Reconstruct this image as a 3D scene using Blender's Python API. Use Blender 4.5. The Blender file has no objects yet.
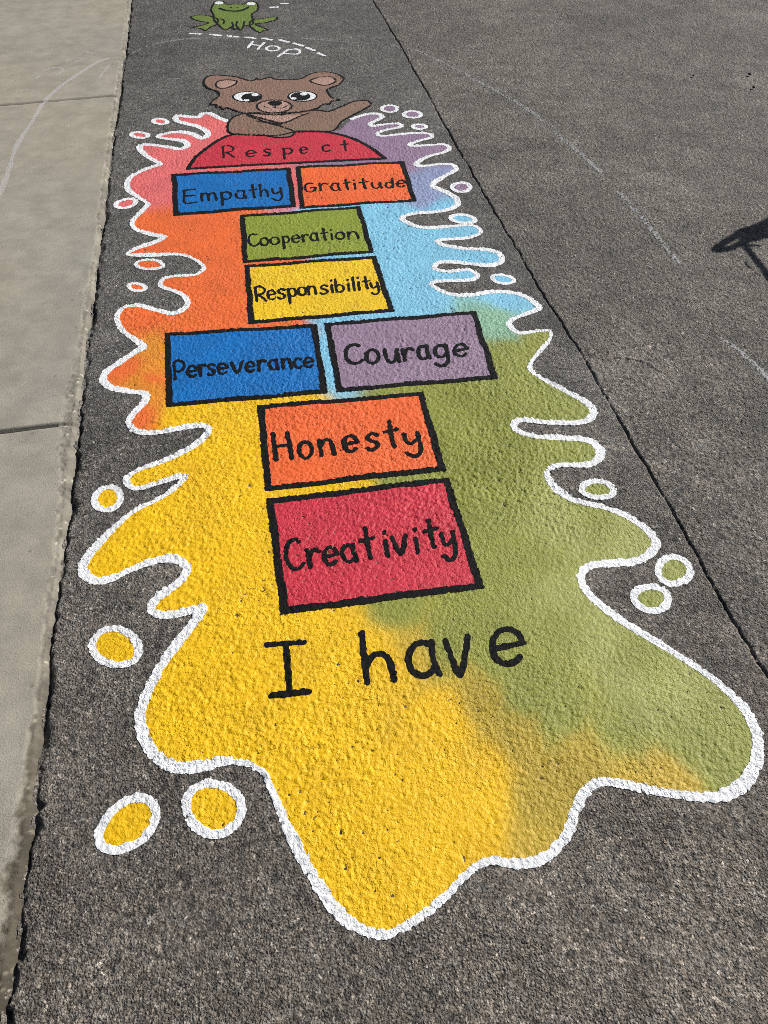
import bpy, math
import numpy as np

# ------------------------------------------------------------------ camera, light, exposure
CAM_H, FOCAL, TILT, YAW = 1.6, 740.0, math.radians(49.1), math.radians(10.2)
W, H = 768.0, 1024.0
SUN_AZ, SUN_EL = math.radians(66), math.radians(34)      # azimuth clockwise from +Y (the strip runs along +Y)
SUN_DIR = np.array([math.sin(SUN_AZ) * math.cos(SUN_EL), math.cos(SUN_AZ) * math.cos(SUN_EL), math.sin(SUN_EL)])

scene = bpy.context.scene
C = scene.collection
cd = bpy.data.cameras.new('camera'); cam = bpy.data.objects.new('camera', cd); C.objects.link(cam)
cam.location = (0, 0, CAM_H)
cam.rotation_euler = (math.pi / 2 - TILT, 0, -YAW)
cd.sensor_fit = 'VERTICAL'; cd.sensor_height = 36.0; cd.lens = 36.0 * FOCAL / H
cd.clip_start = 0.05; cd.clip_end = 400
scene.camera = cam
scene.cycles.use_denoising = False; scene.cycles.filter_width = 0.85; scene.cycles.max_bounces = 4
wd = bpy.data.worlds.new('World'); scene.world = wd; wd.use_nodes = True
wn = wd.node_tree
sky = wn.nodes.new('ShaderNodeTexSky'); sky.sky_type = 'NISHITA'; sky.sun_disc = False
sky.sun_elevation = SUN_EL; sky.sun_rotation = SUN_AZ
wn.links.new(sky.outputs[0], wn.nodes['Background'].inputs[0]); wn.nodes['Background'].inputs[1].default_value = 0.05
ld = bpy.data.lights.new('sun', 'SUN'); sun = bpy.data.objects.new('sun', ld); C.objects.link(sun)
ld.energy = 5.0; ld.angle = math.radians(0.5); ld.color = (1.0, 0.975, 0.935)
sun.rotation_euler = (math.pi / 2 - SUN_EL, 0, math.pi - SUN_AZ)
sun.location = tuple(SUN_DIR * 20)
vs = scene.view_settings
vs.view_transform = 'Standard'; vs.look = 'None'; vs.gamma = 1; vs.exposure = 0.09; vs.use_curve_mapping = False

# ------------------------------------------------------------------ measuring the ground from the photograph
ct, st = math.cos(TILT), math.sin(TILT); cy, sy = math.cos(YAW), math.sin(YAW)
def ground(p, z=0.0):
    """pixel of the photograph -> point of the ground in metres"""
    p = np.asarray(p, float).reshape(-1, 2)
    u = (p[:, 0] - W / 2) / FOCAL; v = (p[:, 1] - H / 2) / FOCAL
    fwd = ct - v * st; dn = st + v * ct
    t = (CAM_H - z) / dn
    rx, ry = u * t, fwd * t
    return np.stack([rx * cy + ry * sy, -rx * sy + ry * cy], 1)

def zoomed(pts, ox, oy, s):
    a = np.asarray(pts, float).reshape(-1, 2)
    return np.stack([ox + a[:, 0] / s, oy + a[:, 1] / s], 1)

def spline(p, n=5, closed=False):
    p = np.asarray(p, float)
    q = np.vstack([p[-1:], p, p[:2]]) if closed else np.vstack([2 * p[0] - p[1], p, 2 * p[-1] - p[-2]])
    out = []
    for k in range(1, len(q) - 2):
        a, b, c, d = q[k - 1], q[k], q[k + 1], q[k + 2]
        for i in range(n):
            t = i / n
            out.append(0.5 * (2 * b + (c - a) * t + (2 * a - 5 * b + 4 * c - d) * t * t + (3 * b - a - 3 * c + d) * t ** 3))
    if not closed: out.append(p[-1])
    return np.array(out)

# ------------------------------------------------------------------ noise
def hash2(ix, iy, seed):
    h = (ix.astype(np.int64) * 374761393 + iy.astype(np.int64) * 668265263 + seed * 974634721) & 0xFFFFFFFF
    h = ((h ^ (h >> 13)) * 1274126177) & 0xFFFFFFFF
    h = ((h ^ (h >> 16)) * 2246822519) & 0xFFFFFFFF
    return ((h ^ (h >> 15)) & 0xFFFFFF) / float(0x1000000)
def vnoise(x, y, size, seed):
    x = x / size; y = y / size
    ix = np.floor(x); iy = np.floor(y); fx = x - ix; fy = y - iy
    ix = ix.astype(np.int64); iy = iy.astype(np.int64)
    fx = fx * fx * (3 - 2 * fx); fy = fy * fy * (3 - 2 * fy)
    a = hash2(ix, iy, seed); b = hash2(ix + 1, iy, seed); c = hash2(ix, iy + 1, seed); d = hash2(ix + 1, iy + 1, seed)
    return (a + (b - a) * fx) * (1 - fy) + (c + (d - c) * fx) * fy
def fbm(x, y, size, seed, n=3):
    v = 0; a = 1; t = 0
    for k in range(n):
        v = v + a * vnoise(x, y, size / 2 ** k, seed + 17 * k); t += a; a *= 0.5
    return v / t
def stones(x, y, size, seed):
    """nearest jittered stone: distance in stone sizes and its random number"""
    gx = x / size; gy = y / size
    ix = np.floor(gx).astype(np.int64); iy = np.floor(gy).astype(np.int64)
    best = np.full(gx.shape, 9.0); rid = np.zeros(gx.shape)
    for dx in (-1, 0, 1):
        for dy in (-1, 0, 1):
            jx = ix + dx; jy = iy + dy
            h1 = hash2(jx, jy, seed); h2 = hash2(jx, jy, seed + 5); h3 = hash2(jx, jy, seed + 9)
            d = (jx + h1 - gx) ** 2 + (jy + h2 - gy) ** 2
            m = d < best
            best = np.where(m, d, best); rid = np.where(m, h3, rid)
    return np.sqrt(best), rid

# ------------------------------------------------------------------ relief sheets cut along shapes
def rows(y0, y1, d0, grow):
    y = [y0]
    while y[-1] < y1: y.append(y[-1] + d0 * (1 + grow * max(0.0, y[-1]) ** 1.7))
    return np.array(y)

class Sheet:
    """a relief on a rectangular lattice; shapes are cut out of it along the zero line of a distance field"""
    def __init__(s, xs, ys):
        s.xs, s.ys = xs, ys
        s.X, s.Y = np.meshgrid(xs, ys); s.ny, s.nx = s.X.shape
    def window(s, pts, pad):
        pts = np.asarray(pts)
        i0 = max(0, np.searchsorted(s.xs, pts[:, 0].min() - pad) - 1); i1 = min(s.nx, np.searchsorted(s.xs, pts[:, 0].max() + pad) + 1)
        j0 = max(0, np.searchsorted(s.ys, pts[:, 1].min() - pad) - 1); j1 = min(s.ny, np.searchsorted(s.ys, pts[:, 1].max() + pad) + 1)
        return (j0, max(j1, j0 + 2), i0, max(i1, i0 + 2))
    def line_dist(s, win, lines, cap=0.12):
        j0, j1, i0, i1 = win
        xs, ys = s.xs[i0:i1], s.ys[j0:j1]
        D = np.full((j1 - j0, i1 - i0), cap)
        for pts in lines:
            for a, b in zip(pts[:-1], pts[1:]):
                ia = np.searchsorted(xs, min(a[0], b[0]) - cap); ib = np.searchsorted(xs, max(a[0], b[0]) + cap)
                ja = np.searchsorted(ys, min(a[1], b[1]) - cap); jb = np.searchsorted(ys, max(a[1], b[1]) + cap)
                if ib <= ia or jb <= ja: continue
                px = xs[None, ia:ib] - a[0]; py = ys[ja:jb, None] - a[1]
                ex, ey = b[0] - a[0], b[1] - a[1]; L = ex * ex + ey * ey + 1e-12
                t = np.clip((px * ex + py * ey) / L, 0, 1)
                d = np.hypot(px - t * ex, py - t * ey)
                D[ja:jb, ia:ib] = np.minimum(D[ja:jb, ia:ib], d)
        return D
    def poly_sdf(s, win, pts, cap=0.12):
        pts = np.vstack([pts, pts[:1]])
        D = s.line_dist(win, [pts], cap)
        j0, j1, i0, i1 = win
        xs, ys = s.xs[i0:i1], s.ys[j0:j1]
        ins = np.zeros(D.shape, bool)
        for a, b in zip(pts[:-1], pts[1:]):
            if a[1] == b[1]: continue
            lo, hi = (a, b) if a[1] < b[1] else (b, a)
            ja, jb = np.searchsorted(ys, lo[1]), np.searchsorted(ys, hi[1])
            if jb <= ja: continue
            xc = lo[0] + (hi[0] - lo[0]) * (ys[ja:jb] - lo[1]) / (hi[1] - lo[1])
            ins[ja:jb] ^= xs[None, :] < xc[:, None]
        return np.where(ins, -D, D)
    def cut(s, name, win, f, mat, parent=None, lift=0.0, col=None):
        j0, j1, i0, i1 = win
        X, Y, Z = (A[j0:j1, i0:i1].ravel() for A in (s.X, s.Y, s.Z))
        Z = Z + lift
        ny, nx = j1 - j0, i1 - i0
        f = np.asarray(f, float).ravel(); f = np.where(np.abs(f) < 1e-7, 1e-7, f)
        N = nx * ny
        base = (np.arange(ny - 1)[:, None] * nx + np.arange(nx - 1)[None, :]).ravel()
        T = np.concatenate([np.stack([base, base + 1, base + nx + 1], 1), np.stack([base, base + nx + 1, base + nx], 1)])
        ins = f < 0
        cnt = ins[T].sum(1)
        T = T[cnt > 0]; cnt = cnt[cnt > 0]
        faces = [T[cnt == 3]]
        def edge(a, b): return N + np.minimum(a, b) * N + np.maximum(a, b)     # key of a cut lattice edge
        for want, flag in ((1, True), (2, False)):
            t = T[cnt == want]
            if not len(t): continue
            k = np.argmax(ins[t] == flag, 1); r = np.arange(len(t))
            a, b, c = t[r, k], t[r, (k + 1) % 3], t[r, (k + 2) % 3]
            if want == 1: faces.append(np.stack([a, edge(a, b), edge(a, c)], 1))
            else:
                faces.append(np.stack([edge(a, b), b, c], 1)); faces.append(np.stack([edge(a, b), c, edge(a, c)], 1))
        F = np.concatenate(faces)
        ids, inv = np.unique(F, return_inverse=True); F = inv.reshape(-1, 3)
        g = ids < N; e = ~g
        A = np.where(g, ids, 0); B = A.copy(); t = np.zeros(len(ids))
        k = ids[e] - N; A[e] = k // N; B[e] = k % N
        t[e] = f[A[e]] / (f[A[e]] - f[B[e]])
        co = np.stack([Q[A] + (Q[B] - Q[A]) * t for Q in (X, Y, Z)], 1)
        o = mesh_object(name, co, F, mat, parent)
        if col is not None:
            cc = col.reshape(-1, 3); cc = cc[A] + (cc[B] - cc[A]) * t[:, None]
            at = o.data.attributes.new('Col', 'FLOAT_COLOR', 'POINT')
            at.data.foreach_set('color', np.hstack([cc, np.ones((len(cc), 1))]).astype(np.float32).ravel())
        return o

def mesh_object(name, co, F, mat, parent=None, smooth=True):
    me = bpy.data.meshes.new(name)
    me.vertices.add(len(co)); me.vertices.foreach_set('co', np.asarray(co, np.float32).ravel())
    me.loops.add(F.size); me.loops.foreach_set('vertex_index', F.astype(np.int32).ravel())
    me.polygons.add(len(F)); me.polygons.foreach_set('loop_start', np.arange(0, F.size, F.shape[1], dtype=np.int32))
    me.polygons.foreach_set('use_smooth', np.full(len(F), smooth))
    me.update(calc_edges=True); me.validate()
    me.materials.append(mat)
    o = bpy.data.objects.new(name, me); C.objects.link(o)
    if parent is not None: o.parent = parent
    return o

def tag(o, label, cat, group=None):
    o['label'] = label; o['category'] = cat
    if group: o['group'] = group
    return o
def thing(name, label, cat, group=None, at=None):
    o = bpy.data.objects.new(name, None); C.objects.link(o); o.empty_display_size = 0.05
    return tag(o, label, cat, group)
def structure(o): o['kind'] = 'structure'; return o

# ------------------------------------------------------------------ materials
def lin(c): 
    c = np.asarray(c, float) / 255.0
    return np.where(c <= 0.04045, c / 12.92, ((c + 0.055) / 1.055) ** 2.4)
LIT = 0.90                                  # how bright a white sunlit matt surface comes out at this exposure
def albedo(c): return np.minimum(lin(c) / LIT, 0.85)
PROTO = {}
def material(name, color=None, stone=0.0, rough=0.75, var=0.12, grain=0.0016, bump=0.5, bump_dist=0.0008, spec=0.35, patch=None):
    """procedural: colour (or the sheet's own pigment) varied by two noises, fine grain as bump"""
    if name in PROTO: return PROTO[name]
    m = bpy.data.materials.new(name); m.use_nodes = True; nt = m.node_tree; N = nt.nodes; L = nt.links
    b = N['Principled BSDF']; b.inputs['Roughness'].default_value = rough; b.inputs['Specular IOR Level'].default_value = spec
    tc = N.new('ShaderNodeTexCoord')
    if color is None:
        src = N.new('ShaderNodeAttribute'); src.attribute_name = 'Col'; out = src.outputs['Color']
    else:
        src = N.new('ShaderNodeRGB'); src.outputs[0].default_value = (*[float(v) for v in color], 1); out = src.outputs[0]
    for sc_, det, amt in ((1 / grain * 0.45, 3, var), (9.0, 4, var * 0.9)):
        n = N.new('ShaderNodeTexNoise'); n.inputs['Scale'].default_value = sc_; n.inputs['Detail'].default_value = det
        L.new(tc.outputs['Object'], n.inputs['Vector'])
        r = N.new('ShaderNodeMapRange'); r.inputs[1].default_value = 0.3; r.inputs[2].default_value = 0.7
        r.inputs[3].default_value = 1 - amt; r.inputs[4].default_value = 1 + amt
        L.new(n.outputs[0], r.inputs[0])
        mx = N.new('ShaderNodeVectorMath'); mx.operation = 'SCALE'
        L.new(out, mx.inputs[0]); L.new(r.outputs[0], mx.inputs['Scale']); out = mx.outputs[0]
    if stone:
        for sc_, lo, hi, pale_over in ((115.0, 1 - 0.42 * stone, 1 + 0.40 * stone, 0.975), (270.0, 1 - 0.85 * stone, 1 + 0.8 * stone, 0.94)):
            v = N.new('ShaderNodeTexVoronoi'); v.inputs['Scale'].default_value = sc_; L.new(tc.outputs['Object'], v.inputs['Vector'])
            sp = N.new('ShaderNodeSeparateColor'); L.new(v.outputs['Color'], sp.inputs[0])
            r = N.new('ShaderNodeMapRange'); r.inputs[3].default_value = lo; r.inputs[4].default_value = hi
            L.new(sp.outputs[0], r.inputs[0])
            g = N.new('ShaderNodeMath'); g.operation = 'GREATER_THAN'; g.inputs[1].default_value = pale_over; L.new(sp.outputs[1], g.inputs[0])  # a few random cells become paler stones
            ad = N.new('ShaderNodeMath'); ad.operation = 'MULTIPLY_ADD'; ad.inputs[1].default_value = 1.3 * stone
            L.new(g.outputs[0], ad.inputs[0]); L.new(r.outputs[0], ad.inputs[2])
            mx = N.new('ShaderNodeVectorMath'); mx.operation = 'SCALE'
            L.new(out, mx.inputs[0]); L.new(ad.outputs[0], mx.inputs['Scale']); out = mx.outputs[0]
    L.new(out, b.inputs['Base Color'])
    n = N.new('ShaderNodeTexNoise'); n.inputs['Scale'].default_value = 1 / grain * 0.42; n.inputs['Detail'].default_value = 2.5; n.inputs['Roughness'].default_value = 0.55
    n.inputs['Distortion'].default_value = 0.6
    L.new(tc.outputs['Object'], n.inputs['Vector'])
    if stone:
        v = N.new('ShaderNodeTexVoronoi'); v.inputs['Scale'].default_value = 200.0; v.inputs['Randomness'].default_value = 1.0
        L.new(tc.outputs['Object'], v.inputs['Vector'])
        sm = N.new('ShaderNodeMath'); sm.operation = 'MULTIPLY_ADD'; sm.inputs[1].default_value = -0.55
        L.new(v.outputs['Distance'], sm.inputs[0]); L.new(n.outputs[0], sm.inputs[2]); hgt = sm.outputs[0]
    else: hgt = n.outputs[0]
    bp = N.new('ShaderNodeBump'); bp.inputs['Strength'].default_value = bump; bp.inputs['Distance'].default_value = bump_dist
    lo_ = N.new('ShaderNodeTexNoise'); lo_.inputs['Scale'].default_value = 3.5; lo_.inputs['Detail'].default_value = 4
    L.new(tc.outputs['Object'], lo_.inputs['Vector'])
    mr = N.new('ShaderNodeMapRange'); mr.inputs[1].default_value = 0.35; mr.inputs[2].default_value = 0.65; mr.inputs[3].default_value = 0.5 * bump; mr.inputs[4].default_value = bump
    L.new(lo_.outputs[0], mr.inputs[0]); L.new(mr.outputs[0], bp.inputs['Strength'])
    L.new(hgt, bp.inputs['Height']); L.new(bp.outputs[0], b.inputs['Normal'])
    PROTO[name] = m
    return m
def paint(name, srgb, **k):
    return material(name, albedo(srgb), **{**dict(rough=0.55, spec=0.4, var=0.10, grain=0.0028, bump=1.0, bump_dist=0.0046), **k})

WHITE = paint('white_paint', (240, 240, 243), var=0.09, bump_dist=0.006)
BLACK = paint('black_paint', (13, 13, 15), var=0.3, rough=0.8, spec=0.2)
CHALK = paint('chalk', (128, 126, 125))
ASPHALT = material('asphalt', None, stone=0.72, rough=0.8, var=0.25, grain=0.0018, bump=1.0, bump_dist=0.0085, spec=0.45)
CONCRETE = material('concrete', None, rough=0.9, var=0.13, grain=0.0018, bump=1.0, bump_dist=0.0018, spec=0.25)
SPLASH = material('blended_paint', None, rough=0.55, var=0.11, grain=0.0028, bump=1.0, bump_dist=0.0046, spec=0.4)
FLAT_ASPHALT = material('distant_asphalt', lin((93, 89, 84)), stone=0.7, rough=0.8, var=0.25, grain=0.0018, bump=1.0, bump_dist=0.0085, spec=0.45)
FLAT_CONCRETE = material('distant_concrete', lin((155, 148, 133)), rough=0.9, var=0.12, grain=0.0018, bump=1.0, bump_dist=0.0018, spec=0.25)

# ------------------------------------------------------------------ the ground
EDGE_OUT = ground([(131, 0), (124, 60), (118, 100), (111, 150), (105, 200), (97, 260), (91, 310), (83, 370), (79, 420), (72, 470),
                   (65, 540), (55, 600), (48, 660), (44, 700), (36, 775), (31, 836), (23, 880), (20, 920), (11, 975), (3, 1016), (0, 1060)])
EDGE_IN = ground([(127, 0), (120, 60), (114, 100), (107, 150), (100, 200), (92, 260), (84, 305), (74, 366), (59, 423), (57, 456),
                  (60, 487), (55, 534), (51, 566), (45, 612), (38, 690), (28, 747), (19, 795), (12, 826), (6, 858), (-1, 890), (-8, 930), (-14, 975), (-20, 1020)])
SEAM = ground([(362, -20), (372.6, 0), (401, 46.6), (427, 93), (453, 140), (474, 176), (499.5, 220), (520, 254), (546, 300), (580, 352),
               (600, 387), (625, 429), (660, 490), (697, 558), (742, 637), (768, 678), (800, 730), (900, 900)])
def along(curve, y):
    o = np.argsort(curve[:, 1]); return np.interp(y, curve[o, 1], curve[o, 0])
y_far = ground([(384, -25)])[0, 1] + 0.5
ASYS = rows(-0.15, y_far + 0.9, 0.0030, 0.17)
AX0, AX1 = EDGE_OUT[:, 0].min() - 0.06, 5.4
A = Sheet(np.arange(AX0, AX1, 0.0034), ASYS)
X, Y = A.X, A.Y
ex = along(EDGE_OUT, Y[:, 0])[:, None]; sx = along(SEAM, Y[:, 0])[:, None] + 0.006 * (fbm(Y[:, :1], 0 * Y[:, :1], 0.05, 71) - 0.5) * 2
lot = X > sx                                                    # older, coarser asphalt right of the seam
d1, r1 = stones(X, Y, 0.0125, 1); d2, r2 = stones(X, Y, 0.0075, 2)
dome = lambda d, r, k: np.clip(1 - (d / k) ** 2, 0, 1) * (0.25 + 0.75 * r)
rough_patch = fbm(X, Y, 0.35, 31, 3)
rel = np.where(lot, 1.25, 0.78 + 0.5 * np.clip((rough_patch - 0.5) * 3, -0.6, 1))
Hs = 0.0026 * dome(d1, r1, 0.72) + 0.0024 * dome(d2, r2, 0.75) + 0.0024 * fbm(X, Y, 0.016, 4, 3)
Hn = (Hs - Hs.mean()) / Hs.std()
Z = (Hs - Hs.mean()) * rel + 0.006 * (fbm(X, Y, 0.5, 8, 2) - 0.5)
# seam crack, side gap along the concrete, hairline cracks
crackw = 0.0019 + 0.0030 * np.clip(fbm(Y[:, :1], 0 * Y[:, :1] + 3, 0.14, 15, 2) - 0.35, 0, 1)
Z -= 0.022 * np.exp(-((X - sx) / crackw) ** 2) * np.clip(2.6 * fbm(Y[:, :1], 0 * Y[:, :1] + 5, 0.16, 16, 4) - 0.45, 0.25, 0.9)
Z += np.where(lot, 0.001, 0) * np.clip((X - sx) / 0.01, 0, 1)
gapw = 0.004 + 0.018 * np.clip(fbm(Y[:, :1], 0 * Y[:, :1] + 9, 0.09, 25, 3) - 0.3, 0, 1)
gx = ex + 0.010 * (fbm(Y[:, :1], 0 * Y[:, :1], 0.06, 33, 3) - 0.5) + 0.022 * (fbm(X, Y, 0.02, 34, 3) - 0.5)
Z -= 0.02 * np.exp(-((X - gx - 0.004) / gapw) ** 2) * (0.35 + 0.9 * np.clip(fbm(Y[:, :1], 0 * Y[:, :1], 0.12, 44, 2) * 2 - 0.5, 0, 1))
HAIR = [[(585, 356), (612, 352), (640, 346), (668, 343)], [(745, 262), (752, 270), (760, 276)],
        [(377, 5), (392, 4), (410, 1)], [(612, 358), (640, 362), (660, 372)]]
for hl in HAIR:
    hp = ground(spline(hl, 6)); hp = hp + 0.006 * (np.stack([vnoise(hp[:, 0], hp[:, 1], 0.02, 3), vnoise(hp[:, 0], hp[:, 1], 0.02, 4)], 1) - 0.5)
    w = A.window(hp, 0.05); d = A.line_dist(w, [hp], 0.05)
    Z[w[0]:w[1], w[2]:w[3]] -= 0.0055 * np.exp(-(d / 0.0032) ** 2)
A.Z = Z; A.Hn = Hn
# pigment of every stone
tone = 0.82 + 0.3 * r1 * np.clip(1.15 - d1, 0, 1) + 0.2 * r2 ** 2
light = (r1 > 0.965) & (d1 < 0.38) | (r2 > 0.95) & (d2 < 0.42)
tone = np.where(light, tone * 1.25, tone)
tone = np.where((r1 < 0.05), tone * 0.6, tone)
blot = fbm(X, Y, 0.6, 51, 3)[..., None]
cs = lin((96, 92, 87)); cl = lin((106, 100, 92)); cb = lin((84, 74, 64))
near = np.clip(1 - Y / 2.2, 0, 1)[..., None]
acol = np.where(lot[..., None], cl, cs * (1 - near) + lin((114, 106, 96)) * near) * tone[..., None] * (0.74 + 0.52 * blot)
warm = hash2((X / 0.0125).astype(np.int64), (Y / 0.0125).astype(np.int64), 3)[..., None]
acol = acol * (1 + (warm - 0.5) * np.array([0.08, 0.0, -0.08]))
full = (0, A.ny, 0, A.nx)
# keep the part of the sheet that the place around the mural needs
fx = X * cy - Y * sy; fy = X * sy + Y * cy
keep = np.maximum(np.abs(fx) - (1.5 + 0.6 * np.maximum(fy, 0)), fy - (y_far + 0.6))
structure(A.cut('asphalt_path', full, np.maximum(np.maximum(keep, X - sx), gx - 0.006 - X), ASPHALT, col=acol))
structure(A.cut('asphalt_road', full, np.maximum(keep, sx - X), ASPHALT, col=acol))

# concrete sidewalk: a relief of its own with a spalled edge and tooled joints
ys = ASYS[::1]
exr = along(EDGE_OUT, ys); 
xa = EDGE_OUT[:, 0].min() - 2.6; xb = EDGE_OUT[:, 0].max() + 0.06; xm = min(EDGE_IN[:, 0].min(), EDGE_OUT[:, 0].min()) - 0.05
K = Sheet(np.concatenate([np.arange(xa, xm, 0.009), np.arange(xm, xb, 0.0034)]), ys)
X, Y = K.X, K.Y
eo = along(EDGE_OUT, ys)[:, None] + 0.008 * (fbm(Y[:, :1], 0 * Y[:, :1], 0.05, 61, 3) - 0.5)
ei = along(EDGE_IN, ys)[:, None] + 0.026 * (fbm(Y, X, 0.05, 62, 5) - 0.45)
ei = np.minimum(ei, eo - 0.006)
u = (X - ei) / (eo - ei)
sd, sr = stones(X, Y, 0.011, 81); sd2, sr2 = stones(X, Y, 0.006, 82)
worn = np.clip(u * 2.2 + 2.4 * (fbm(X, Y, 0.018, 65, 3) - 0.5), 0, 1) * (u > 0)
top = 0.012 + 0.0006 * fbm(X, Y, 0.02, 90, 3) + 0.004 * (fbm(X, Y, 0.9, 91, 2) - 0.5)
Z = top - 0.006 * np.clip(u, 0, 1) - 0.010 * np.clip((u - 0.75) * 4, 0, 1) + worn * (0.0016 * dome(sd, sr, 0.7) + 0.0016 * dome(sd2, sr2, 0.7) + 0.003 * fbm(X, Y, 0.012, 66, 3) + 0.0045 * (fbm(X, Y, 0.007, 67, 2) - 0.5) - 0.003)
Z -= np.where(u > 1, (u - 1) * (eo - ei) * 3, 0)
joint = np.zeros_like(Z)
for a, b in (((0, 105.5), (113, 95.5)), ((0, 431.5), (57, 424.5))):
    g = ground([a, b], 0.012); s = (g[1] - g[0]) / np.linalg.norm(g[1] - g[0]); nrm = np.array([-s[1], s[0]])
    dd = (X - g[0, 0]) * nrm[0] + (Y - g[0, 1]) * nrm[1] + 0.002 * (fbm(X, Y, 0.05, 95, 2) - 0.5)
    joint = np.maximum(joint, np.exp(-(dd / 0.0085) ** 4))
Z -= 0.013 * joint * (1 - worn * 0.7)
# small chips and pits
cdist, crn = stones(X, Y, 0.12, 101)
chip = np.clip(1 - cdist / (0.035 + 0.03 * fbm(X, Y, 0.01, 7, 2)), 0, 1) * (crn > 0.72)
Z -= 0.002 * chip
K.Z = Z; K.Hn = (fbm(X, Y, 0.006, 111, 3) - 0.5) / 0.12
base = lin((155, 148, 133)) / 0.96
ccol = base * (0.92 + 0.16 * fbm(X, Y, 0.5, 120, 4))[..., None] * (0.9 + 0.2 * fbm(X, Y, 0.03, 121, 4))[..., None] * (0.95 + 0.1 * fbm(X * 0.3, Y, 0.012, 122, 2))[..., None]
ccol = ccol * (1 + 0.05 * (fbm(X, Y, 0.7, 124, 2)[..., None] - 0.5) * np.array([1.0, 0, -1.6]))
stone_c = lin((134, 128, 116)) * (0.75 + 0.3 * sr)[..., None] * (0.6 + 0.8 * fbm(X, Y, 0.06, 131, 3))[..., None]
stone_c = np.where(((sr > 0.95) & (sd < 0.35))[..., None], lin((190, 182, 165)), stone_c)
stone_c = stone_c * (1 - 0.62 * (np.clip((1.2 - Y) / 0.6, 0, 1) * np.clip(u * 1.5 + 0.2, 0, 1)))[..., None] * (1 - np.clip((1.2 - Y) / 0.6, 0, 1)[..., None] * np.array([0.0, 0.06, 0.16]))     # soil caught in the low edge
wm = (worn * np.clip(0.35 + 1.3 * fbm(X, Y, 0.10, 135, 3) + np.clip((1.2 - Y) / 0.6, 0, 1), 0, 1))[..., None]
ccol = ccol * (1 - wm) + stone_c * wm
ccol = ccol * (1 - 0.72 * (joint * (1 - 0.8 * worn)))[..., None]
ccol = ccol * (1 - 0.45 * chip)[..., None]
structure(K.cut('sidewalk', (0, K.ny, 0, K.nx), X - eo - 0.012, CONCRETE, col=ccol))
kfull = (0, K.ny, 0, K.nx)

# the lot and the walk go on all around
def slab(name, x0, x1, y0, y1, z, mat):
    return mesh_object(name, np.array([(x0, y0, z), (x1, y0, z), (x1, y1, z), (x0, y1, z)]), np.array([[0, 1, 2, 3]]), mat, smooth=False)
structure(slab('ground', -60, 60, -60, 120, -0.03, FLAT_ASPHALT))
xe = along(EDGE_OUT, np.array([ys[-1]]))[0]
structure(slab('sidewalk', xa - 3, xa, -8, 40, 0.012, FLAT_CONCRETE))
structure(slab('sidewalk', xa, xe, ys[-1] + 0.01, 40, 0.012, FLAT_CONCRETE))
structure(slab('sidewalk', xa, EDGE_OUT[:, 0].max(), -8, ys[0] - 0.005, 0.012, FLAT_CONCRETE))

# ------------------------------------------------------------------ painting on the asphalt
def ragged(win, sh, amt, seed=5):
    """paint frays where the stones are low"""
    j0, j1, i0, i1 = win
    x, y = sh.X[j0:j1, i0:i1], sh.Y[j0:j1, i0:i1]
    return amt * (-0.55 * np.clip(sh.Hn[j0:j1, i0:i1], -2, 2) + 2.4 * (fbm(x, y, 0.0075, seed, 2) - 0.5))
def pits(win, sh, lim):
    return (lim + 1.6 * (fbm(sh.X[win[0]:win[1], win[2]:win[3]], sh.Y[win[0]:win[1], win[2]:win[3]], 0.3, 400, 3) - 0.5) - sh.Hn[win[0]:win[1], win[2]:win[3]]) * 0.002
L1, L2, L3, L4, L5 = 0.0005, 0.0010, 0.0015, 0.0020, 0.0025
def fill(name, world, mat, parent, lift, grow=0.0, rag=0.0012, pit=-2.15, col=None, sh=A):
    w = sh.window(world, 0.05 + grow)
    f = sh.poly_sdf(w, world) - grow + ragged(w, sh, rag)
    if pit is not None: f = np.maximum(f, pits(w, sh, pit))
    return sh.cut(name, w, f, mat, parent, lift, col)
def stroke(name, lines, width, mat, parent, lift, rag=0.0015, pit=-2.3, sh=A, also=None):
    allp = np.vstack(lines); w = sh.window(allp, width + 0.05)
    wx, wy = sh.X[w[0]:w[1], w[2]:w[3]], sh.Y[w[0]:w[1], w[2]:w[3]]
    f = sh.line_dist(w, lines) - width / 2 * (0.78 + 0.44 * fbm(wx, wy, 0.035, 55, 2)) + ragged(w, sh, rag)
    if pit is not None: f = np.maximum(f, pits(w, sh, pit))
    return sh.cut(name, w, f, mat, parent, lift)

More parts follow.
